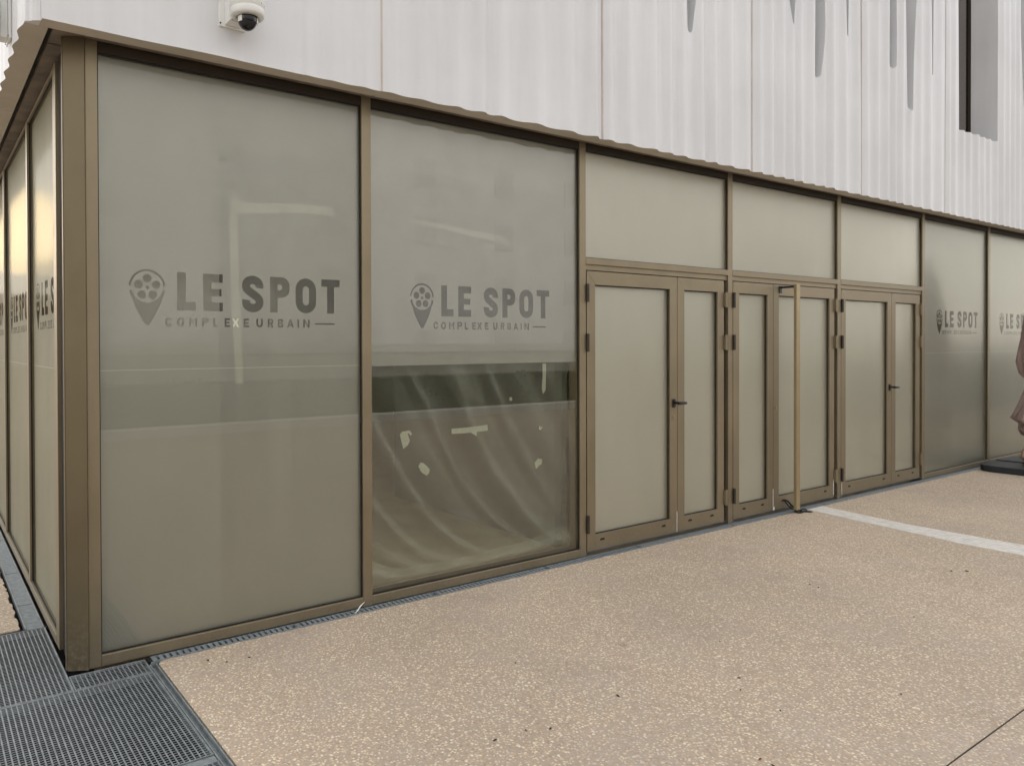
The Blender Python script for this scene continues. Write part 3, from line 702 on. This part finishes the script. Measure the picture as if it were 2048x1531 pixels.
# joint line filled with dark sealant
mb = MB(); mb.box(PX+.02, 60, JY-.007, JY, -.06, -.004); tag(mb.build('paving_joint', PIT), kind='structure')
# pale strip across the terrace
mb = MB(); n = 30; Lp, Rp = [], []
for i in range(n+1):
    t = i/n; y = -.10-2.54*t; xl = 6.575-.13*(y+.1)/-1.65*1.6 if y > -1.75 else 6.575-.208; xl = 6.575-.215*min(1, (-.1-y)/1.3); xr = 6.850-.135*min(1, (-.1-y)/.8)
    Lp.append((xl+random.uniform(-.003, .003), y)); Rp.append((xr+random.uniform(-.004, .004), y))
mb.prism([(x, y, .0) for x, y in Lp+Rp[::-1]], (0, 0, .004))
for k in range(6):       # fine grooves raised as ribs
    f = (k+.5)/6; a = [(l[0]+(r[0]-l[0])*(f-.045), l[1]) for l, r in zip(Lp, Rp)]; b = [(l[0]+(r[0]-l[0])*(f+.045), l[1]) for l, r in zip(Lp, Rp)]
    mb.prism([(x, y, .0041) for x, y in a+b[::-1]], (0, 0, .0022))
tag(mb.build('path_strip', STRIPM), kind='structure')

# gratings
def grate(x0, x1, y0, y1, label, edge=True):
    e = empty('floor_grating', ((x0+x1)/2, (y0+y1)/2, -.03), label, 'grating', 'gratings around the building corner')
    inv_ = e.location
    mb = MB(); n = max(2, round((x1-x0-.01)/.0215))
    for i in range(n+1): x = x0+.005+(x1-x0-.01)*i/n; mb.box(x-.0026, x+.0026, y0+.004, y1-.004, -.006, -.002)
    o = mb.build('bearing_bars', GALVL, e, xf=lambda p: p-inv_)
    mb = MB(); n = round((y1-y0-.01)/.0178)
    for i in range(1, n): y = y0+.005+(y1-y0-.01)*i/n; mb.box(x0+.004, x1-.004, y-.0019, y+.0019, -.0044, -.0034)
    mb.build('cross_rods', GALVL, e, xf=lambda p: p-inv_)
    mb = MB(); mb.box(x0, x1, y0, y0+.006, -.034, 0); mb.box(x0, x1, y1-.006, y1, -.034, 0); mb.box(x0, x0+.004, y0+.006, y1-.006, -.034, 0); mb.box(x1-.004, x1, y0+.006, y1-.006, -.034, 0)
    mb.build('edge_frame', GALVL, e, xf=lambda p: p-inv_); return e
grate(-1.18, -.012, -.190, .728, 'grating panel tucked beside the left face of the building corner')
grate(-.008, .352, -.190, -.024, 'narrow grating piece in front of the bronze corner post')
grate(-1.18, .352, -1.060, -.196, 'large grating panel directly in front of the corner, middle one')
grate(-1.18, .352, -2.10, -1.110, 'grating panel at the bottom left edge of the photo')
mb = MB(); mb.box(.356, .362, -2.64, -.10, -.05, .0); mb.box(.362, .392, -2.64, -.10, -.05, -.022); mb.box(-1.18, .352, -1.105, -1.066, -.04, -.003); mb.box(.386, .392, -2.64, -.10, -.022, -.001)
tag(mb.build('grating_frame', GALVL, None, .0008), 'light steel angle frame around the gratings along the terrace edge', 'frame')
mb = MB(); mb.box(-1.2, PX, -2.645, -2.104, -.08, -.002); tag(mb.build('pavement_infill', PAVE), kind='structure')

# linear drains
def drain_front(x0, x1, pitch, label, slotw):
    e = empty('drain_grate', ((x0+x1)/2, -.042, -.02), label, 'drain grate', 'drain grates along the front glazing'); c = e.location
    mb = MB(); mb.box(x0, x1, -.072, -.064, -.03, .0); mb.box(x0, x1, -.008, -.004, -.03, -.001); mb.box(x0, x0+.004, -.064, -.008, -.03, -.001); mb.box(x1-.004, x1, -.064, -.008, -.03, -.001); mb.build('rail', GALV, e, xf=lambda p: p-c)
    mb = MB(); n = int((x1-x0-.012)/pitch)
    for i in range(n):
        x = x0+.006+i*pitch; w_ = pitch-slotw
        mb.prism([(x, -.064, -.003), (x+w_, -.064, -.003), (x+w_, -.008, -.003), (x, -.008, -.003)], (0, 0, -.004))
    mb.build('slats', GALV, e, xf=lambda p: p-c)
for k, (a, b) in enumerate([(.385, 1.20), (1.203, 2.20), (2.203, 3.20), (3.203, 4.20)]):
    drain_front(a, b, .033, ['slotted drain grate nearest the corner, starting at the gratings', 'slotted drain grate under the pane joint left of centre', 'slotted drain grate below the clear lower pane', 'slotted drain grate meeting the first double door'][k], .0135)
for k, (a, b) in enumerate([(4.203, 5.45), (5.453, 7.0), (7.003, 9.2), (9.203, 11.4), (11.403, 14.0)]):
    drain_front(a, b, .012, ['fine-slotted drain plate below the first double door', 'fine-slotted drain plate below the door with the pull bar', 'fine-slotted drain plate below the last double door', 'fine-slotted drain plate between last door and parasol base', 'fine-slotted drain plate behind the parasol base'][k], .003)
mb = MB(); mb.box(.37, 14, -.0795, -.0755, -.05, .0); tag(mb.build('drain_edging', GALV), 'thin steel edging strip between terrace and front drain', 'edging')
def drain_side(y0, y1, label):
    e = empty('drain_grate', (-.06, (y0+y1)/2, -.02), label, 'drain grate', 'drain grates along the left face'); c = e.location
    mb = MB(); mb.box(-.112, -.106, y0, y1, -.03, .006); mb.box(-.022, -.014, y0, y1, -.03, -.001); mb.build('rail', GALVL, e, xf=lambda p: p-c)
    mb = MB(); n = int((y1-y0-.004)/.0125)
    for i in range(n): y = y0+.002+i*.0125; mb.box(-.1055, -.0225, y, y+.0098, -.02, -.003)
    mb.build('slats', GALV, e, xf=lambda p: p-c)
for k, (a, b) in enumerate([(.742, 1.20), (1.204, 1.95), (1.954, 3.0), (3.004, 5.0), (5.004, 9.0)]):
    drain_side(a, b, ['short fine-slotted drain grate beside the left-face sill, touching the corner grating', 'second fine-slotted grate back along the left face', 'third fine-slotted grate back along the left face', 'drain grate far back along the left face', 'farthest drain grate along the left face'][k])
mb = MB(); mb.box(.06, .40, -.05, -.012, -.05, -.012); mb.box(.36, .383, -.06, -.012, -.05, -.003); tag(mb.build('drain_end', GASK), 'black end piece closing the front drain under the sill', 'drain end')

# ---------------------------------------------------------------- security cameras
def sec_cam(loc, rz, label):
    e = empty('security_camera', loc, label, 'security camera', 'dome cameras on the cladding'); e.rotation_euler = (0, 0, rz)
    # local: wall at y=0 (facing -y), camera hangs in front
    mb = MB(); mb.prism([(x, 0, z) for x, z in rrect(-.060, .085, -.050, .30, .006)], (0, -.014, 0))
    mb.build('wall_plate', WHITEP, e, .002)
    mb = MB(); mb.box(-.030, .052, -.075, -.014, -.040, .26)
    for k in range(4): mb.box(-.024+k*.021, -.018+k*.021, -.105, -.075, -.036, .10)
    mb.build('bracket_arm', WHITEP, e, .003)
    cx, cy, dz = .045, -.135, -.055
    mb = MB(); mb.lathe([(.040, .30), (.070, .27), (.088, .19), (.090, .13), (.0895, .128), (.089, .124), (.0895, .12), (.088, .062), (.0865, .061), (.0868, .058), (.0865, .030), (.080, .022), (.058, .018), (.056, .030)], cx, cy, dz, 40)
    h = mb.build('housing', WHITEP, e, smooth=True)
    mb = MB()
    for a in (235, 262, 300, 325): mb.lathe([(.003, 0), (.003, .004)], cx+.0868*math.cos(R_(a)), cy+.0868*math.sin(R_(a)), .075+dz, 8)
    mb.build('screw', BLACKP, h)
    mb = MB()
    for sx in (-.054, .080): mb.lathe([(.0045, -.014), (.0045, -.017)], sx if sx < 0 else .072, 0, -.036, 10, 'Y')
    mb.build('plate_screw', BLACKP, e)
    mb = MB(); mb.lathe([(.053, .028)]+[(.050*math.cos(R_(a)), .016-.058*math.sin(R_(a))) for a in range(0, 88, 8)], cx, cy, dz, 32)
    mb.build('dome', DOME, e, smooth=True)
    mb = MB()
    for a0 in (200, 330): mb.prism([(cx+.0535*math.cos(R_(a)), cy+.0535*math.sin(R_(a)), .018+dz) for a in range(a0-16, a0+17, 8)]+[(cx+.050*math.cos(R_(a)), cy+.050*math.sin(R_(a)), .018+dz) for a in range(a0+16, a0-17, -8)], (0, 0, -.028))
    mb.build('dome_clip', WHITEP, e)
    return e
DOME = mat('dome_dark', (.006, .006, .010), .08)[0]
sec_cam((.765, YF-.004, 3.292), 0, 'white dome security camera with black lens on the front cladding')
sec_cam((-.196, .42, 3.215), -math.pi/2, 'white camera bracket cut off by the top left edge, on the side cladding')

# ---------------------------------------------------------------- cable lock
def loop(cx, cy, cz, a, b, rot, tilt=0, n=22):
    return [(cx+a*math.cos(t)*math.cos(rot)-b*math.sin(t)*math.sin(rot), cy+a*math.cos(t)*math.sin(rot)+b*math.sin(t)*math.cos(rot), cz+tilt*math.cos(t)) for t in [2*math.pi*i/n for i in range(n+1)]]
mb = MB(); mb.tube([(6.352, .001, .104), (6.366, -.018, .098), (6.385, -.045, .060), (6.402, -.085, .022), (6.43, -.125, .012), (6.47, -.155, .010)], .0085, 8)
mb.tube(catmull([(6.352, .004), (6.36, 0)]) and [(6.345, -.004, .098), (6.352, -.030, .060), (6.372, -.050, .035), (6.400, -.075, .018)], .007, 8)
mb.tube(loop(6.405, -.105, .011, .050, .032, .5, .004), .007, 8)
mb.tube(loop(6.455, -.120, .016, .042, .024, .2, .006), .006, 8)
mb.tube([(6.45, -.13, .012), (6.48, -.165, .009), (6.505, -.185, .008)], [.009, .008, .003], 8)
mb.box(6.388, 6.424, -.100, -.075, .010, .034)
tag(mb.build('cable_lock', RUBBER, smooth=False), 'black looped cable lock at the foot of the pull bar', 'lock')

# ---------------------------------------------------------------- parasol
P0 = Vector((11.13, -.60, 0))
par = empty('closed_parasol', P0, 'closed taupe parasol on a black slab base by the last pane', 'parasol')
mb = MB(); mb.prism([(a, b, 0) for a, b in rrect(-.60, .75, -.52, .50, .16)], (0, 0, .078)); mb.build('base', DBLUE, par, .012)
mb = MB(); mb.box(-.585, .735, -.006, .006, .0785, .086); mb.box(-.02, .02, -.50, .48, .0785, .090); mb.lathe([(.06, .078), (.06, .12), (.035, .14), (.035, .30)], 0, 0, 0, 20); mb.build('base_ribs', DBLUE, par, .003)
mb = MB(); mb.lathe([(.027, .12), (.027, 2.75)], 0, 0, 0, 16); mb.build('pole', BRONZE, par)
def cloth(prof, folds, seed, amp):
    bm = bmesh.new(); rings = []; n = 96
    for r, z in prof:
        ring = []
        for i in range(n):
            a = 2*math.pi*i/n
            k = 1+amp*math.sin(folds*a+seed+z*1.1)+amp*.6*math.sin((folds*2+1)*a+seed*2-z*2.0)+.12*noise.noise(Vector((math.cos(a)*2, math.sin(a)*2, z*2.2+seed)))
            ring.append(bm.verts.new((r*k*math.cos(a), r*k*math.sin(a), z+.05*amp*4*math.sin(folds*a)*(.2 if r < .1 else 1))))
        rings.append(ring)
    for a, b in zip(rings, rings[1:]):
        for i in range(n): bm.faces.new((a[i], a[(i+1) % n], b[(i+1) % n], b[i]))
    return bm
mb = MB(); mb.bm.free(); mb.bm = cloth([(.03, 2.62), (.09, 2.5), (.16, 2.1), (.20, 1.75), (.235, 1.5), (.245, 1.35), (.21, 1.2), (.15, 1.12), (.165, 1.02), (.21, .86), (.25, .72), (.28, .64), (.21, .58), (.22, .50), (.20, .44)], 7, .4, .13)
c = mb.build('canopy', TAUPE, par, smooth=True); sl = c.modifiers.new('thickness', 'SOLIDIFY'); sl.thickness = .004
mb = MB(); mb.bm.free(); mb.bm = cloth([(.15, .52), (.18, .42), (.155, .34), (.20, .25), (.21, .16), (.16, .095)], 6, 1.4, .1)
c = mb.build('weight_bag', SAND, par, smooth=True)

# ---------------------------------------------------------------- litter
def leaf(x, y, s, rot, m, label, grp='dark leaf scraps on the paving'):
    bm = bmesh.new(); k = 7; vs = []
    for i in range(k):
        a = 2*math.pi*i/k; r = s*(.55+.45*random.random()); vs.append(bm.verts.new((r*math.cos(a)*1.3*math.cos(rot)-r*math.sin(a)*.55*math.sin(rot), r*math.cos(a)*1.3*math.sin(rot)+r*math.sin(a)*.55*math.cos(rot), .002+.004*random.random())))
    t = bm.verts.new((0, 0, .006+s*.2)); bt = bm.verts.new((0, 0, .0005))
    for i in range(k): bm.faces.new((vs[i], vs[(i+1) % k], t)); bm.faces.new((vs[(i+1) % k], vs[i], bt))
    me = bpy.data.meshes.new('leaf_scrap'); bm.to_mesh(me); bm.free(); me.materials.append(m)
    o = bpy.data.objects.new('leaf_scrap', me); col.objects.link(o); o.location = (x, y, 0); tag(o, label, 'leaf', grp); return o
gl_ = 'tiny dark leaf scrap lying on the exposed-aggregate paving'
for i, (x, y, s) in enumerate([(4.353, -1.271, .010), (4.338, -1.333, .006), (2.053, -1.611, .013), (1.591, -1.647, .010), (1.495, -1.603, .008), (1.339, -1.589, .011), (.617, -.222, .011), (.805, -.303, .010), (2.68, -1.806, .008), (2.571, -1.881, .008), (5.468, -1.66, .013), (5.554, -1.718, .012), (3.143, -2.302, .010), (2.536, -2.085, .008), (4.265, -1.908, .008), (.69, -.29, .006), (3.0, -1.5, .007), (1.9, -1.1, .006), (2.1, -2.3, .008)]):
    leaf(x, y, s, random.uniform(0, 3), LEAF, gl_)
o = leaf(5.456, -1.786, .013, .4, YEL, 'small yellow scrap lying on the paving below the pale strip', None); o.name = 'yellow_scrap'; o['category'] = 'scrap'
o = leaf(2.102, -2.249, .012, .2, m_simple('red_brown_leaf', (.16, .055, .03), .8), 'reddish brown leaf fragment on the near paving', None)
o = leaf(2.155, -.010, .014, .4, m_simple('rust_leaf', (.13, .05, .03), .8), 'rust-coloured leaf caught between sill and drain', None)
mb = MB(); mb.tube(catmull([(0, 0), (0, 0)]) and [(1.575, -.062, .001), (1.600, -.050, .012), (1.628, -.034, .026), (1.668, -.012, .036)], [.003, .004, .004, .002], 6)
tag(mb.build('straw_piece', WHITESP, smooth=True), 'thin pale curved straw leaning between drain and bronze sill', 'straw')
# lime splashes running at the door feet
def splash(x, z0, z1, w_, parent=B):
    mb = MB(); pts = []
    n = 14
    Lw = [(x-w_*(.4+.6*random.random())*.5, z0+(z1-z0)*i/n) for i in range(n+1)]; Rw = [(x+w_*(.4+.6*random.random())*.5, z0+(z1-z0)*i/n) for i in range(n+1)]
    mb.prism([(a, .0015, b) for a, b in Lw+Rw[::-1]], (0, .002, 0)); return mb.build('lime_stain', WHITESP, parent)
splash(4.719, .03, .20, .007); splash(6.158, .03, .23, .008); splash(7.265, .05, .20, .010); splash(7.432, .03, .19, .009); splash(6.17, .03, .06, .03)

# ---------------------------------------------------------------- what the glass reflects
mb = MB(); mb.box(-40, 60, -9.35, -9.0, -.3, .16); tag(mb.build('kerb', PALEW, None, .01), kind='structure')
mb = MB(); mb.box(-60, 80, -13.6, -9.35, -.3, .05); tag(mb.build('planting_bed', GRASS), kind='structure')
mb = MB(); mb.box(-80, 100, -60, -14.1, -.3, -.02); tag(mb.build('road', ASPH), kind='structure')
def leaf_cloud(name, x0, x1, y0, y1, z0, z1, n, s, m, parent=None, ball=None):
    bm = bmesh.new()
    for i in range(n):
        if ball:
            while True:
                p = Vector((random.uniform(-1, 1), random.uniform(-1, 1), random.uniform(-1, 1)))
                if p.length < 1 and p.length > .35: break
            p = Vector((ball[0]+p.x*ball[3], ball[1]+p.y*ball[3], ball[2]+p.z*ball[4]))
        else:
            x = random.uniform(x0, x1); h = z1*(.80+.30*noise.noise(Vector((x*.9, 0, 0)))+.12*noise.noise(Vector((x*4, 5, 0))))
            p = Vector((x, random.uniform(y0, y1), z0+(h-z0)*random.random()**.6))
        d = Vector((random.gauss(0, 1), random.gauss(0, 1), random.gauss(0, 1))).normalized(); e = d.orthogonal().normalized(); f = d.cross(e)
        ss = s*random.uniform(.6, 1.3)
        bm.faces.new([bm.verts.new(p+e*ss), bm.verts.new(p+f*ss*.5), bm.verts.new(p-e*ss), bm.verts.new(p-f*ss*.5)])
    me = bpy.data.meshes.new(name); bm.to_mesh(me); bm.free(); me.materials.append(m)
    o = bpy.data.objects.new(name, me); col.objects.link(o)
    if parent: o.parent = parent
    return o
hd = empty('hedge', (6, -10.2, 0), 'long dark green clipped hedge mirrored in the clear lower pane', 'hedge')
mb = MB(); mb.box(-16, 30, -10.9, -10.0, -.05, .85); mb.build('hedge_core', m_simple('hedge_shade', (.015, .03, .014), .9), hd, xf=lambda p: p-Vector((6, -10.2, 0)))
o = leaf_cloud('foliage', -16, 30, -11.1, -9.75, 0, 1.0, 26000, .045, FOL, hd); o.location = (-6, 10.2, 0)
gw = MB().box(-30, 50, -14.1, -13.9, -.1, 1.38).build('garden_wall', m_simple('grey_render', (.50, .48, .43), .9, 0, .15, 1.5), None, .01)
MB().box(-30, 50, -14.14, -13.86, 1.38, 1.64).build('coping', PALEW, gw, .01); tag(gw, 'long white rendered wall behind the mirrored hedge', 'wall')
pl = empty('added_planter_hedge', (22, -3.6, 0), 'dark clipped hedge in a long planter, added unseen to darken the last panes low down', 'hedge')  # unseen hedge, added for a dark reflection low in the far panes
MB().box(-8, 9, -.3, .3, .0, .45).build('planter', DBLUE, pl, .01)
leaf_cloud('foliage', -8, 9, -.32, .32, .4, 1.35, 9000, .05, FOL, pl)
MB().box(-7.9, 8.9, -.22, .22, .45, 1.1).build('hedge_core', FOL, pl)
def palm(x, y, h, i):
    e = empty('palm_tree', (x, y, 0), 'palm tree mirrored faintly in the glazing', 'tree', 'palms opposite the building')
    mb = MB(); mb.tube([(0, 0, 0), (.05, 0, h*.3), (.12, .02, h*.7), (.10, 0, h)], [.16, .13, .11, .12], 10); mb.build('trunk', BARK, e)
    bm = bmesh.new()
    for k in range(26):
        a = k*2.4; el = random.uniform(-.2, 1.1); L = random.uniform(.9, 1.3); prev = None
        for q in range(9):
            t = q/8; r = L*t*1.1; z = math.sin(el)*L*t-1.0*t*t*L*.7
            c = Vector((math.cos(a)*r*math.cos(el*.6), math.sin(a)*r*math.cos(el*.6), h+z)); w_ = .16*math.sin(math.pi*min(1, t+.12))
            s_ = Vector((-math.sin(a), math.cos(a), -.6))*w_; u = Vector((math.sin(a), -math.cos(a), -.6))*w_
            row = (bm.verts.new(c+s_), bm.verts.new(c), bm.verts.new(c+u))
            if prev: bm.faces.new((prev[0], row[0], row[1], prev[1])); bm.faces.new((prev[1], row[1], row[2], prev[2]))
            prev = row
    me = bpy.data.meshes.new('crown'); bm.to_mesh(me); bm.free(); me.materials.append(FOL); c = bpy.data.objects.new('crown', me); col.objects.link(c); c.parent = e
for i, (x, y, h) in enumerate([(30, -16.5, 2.6), (34, -17.5, 3.2)]): palm(x, y, h, i)
def tree(x, y, h, r, label):
    e = empty('tree', (x, y, 0), label, 'tree', 'trees opposite the building')
    mb = MB(); mb.tube([(0, 0, -.05), (.05, 0, h*.3), (0, .1, h*.6), (.1, 0, h*.85)], [.18, .14, .10, .04], 9)
    for k in range(5):
        a = k*1.3; mb.tube([(0, 0, h*(.35+.06*k)), (math.cos(a)*r*.4, math.sin(a)*r*.4, h*(.5+.06*k)), (math.cos(a)*r*.75, math.sin(a)*r*.75, h*(.62+.06*k))], [.07, .05, .02], 7)
    mb.build('trunk', BARK, e)
    bmn = leaf_cloud('crown', 0, 0, 0, 0, 0, 0, 3500, .12, FOL, e, ball=(0, 0, h*.72, r, h*.32))
for x, y, h, r, l in [(40, -19, 7.5, 2.6, 'dark tree beyond the wall opposite the far end of the building'), (-14, 34, 7, 3.2, 'added dark tree far behind the left face, cutting low sky'), (-8, 42, 7, 3.5, 'added dark tree in line with the left face, far away, cutting low sky')]: tree(x, y, h, r, l)  # the two trees behind the left face are added to cut bright low sky
hl = empty('sky_block_house', (-6, 62, 0), 'long low pale house added unseen far beyond the left face to block low sky', 'house')  # added out of view to keep low sky out of the side panes
mb = MB(); mb.box(-26, 4, -4, 4, -.1, 4.2); mb.build('wall', PALEW, hl)
mb = MB(); mb.prism([(-26.5, -4.6, 4.2), (-26.5, 4.6, 4.2), (-26.5, 0, 5.8)], (31, 0, 0)); mb.build('roof', TILE, hl)
hb = empty('reflection_block', (-10, -34, 0), 'long pale grey block added unseen opposite the glazing to even out its reflections', 'building')  # invented mass that replaces bright sky in the front pane reflections
mb = MB(); mb.box(-50, 90, -5, 4, -.1, 15.5); mb.build('wall', m_simple('pale_grey_render', (.80, .79, .80), .9, 0, .1, .6, 0), hb)
mb = MB(); mb.box(-50.5, 90.5, -5.5, 4.5, 15.5, 15.9); mb.build('roof', SOFF, hb)
fg = m_simple('far_glass', (.68, .67, .68), .7)
wp = None
for k in range(18):
    for fl in range(4):
        x = -26+k*5.9; z = .9+fl*3.2
        if wp is None:
            wp = MB().box(0, 1.5, 0, .06, 0, 1.6).build('window', m_simple('far_frame', (.76, .75, .75), .6), hb); pn = MB().box(.08, 1.42, .061, .07, .08, 1.52).build('pane', fg, wp); wp.location = (x, 4.001, z); continue
        w2 = wp.copy(); col.objects.link(w2); w2.parent = hb; w2.location = (x, 4.001, z); p2 = pn.copy(); col.objects.link(p2); p2.parent = w2
print('objects', len(bpy.data.objects))
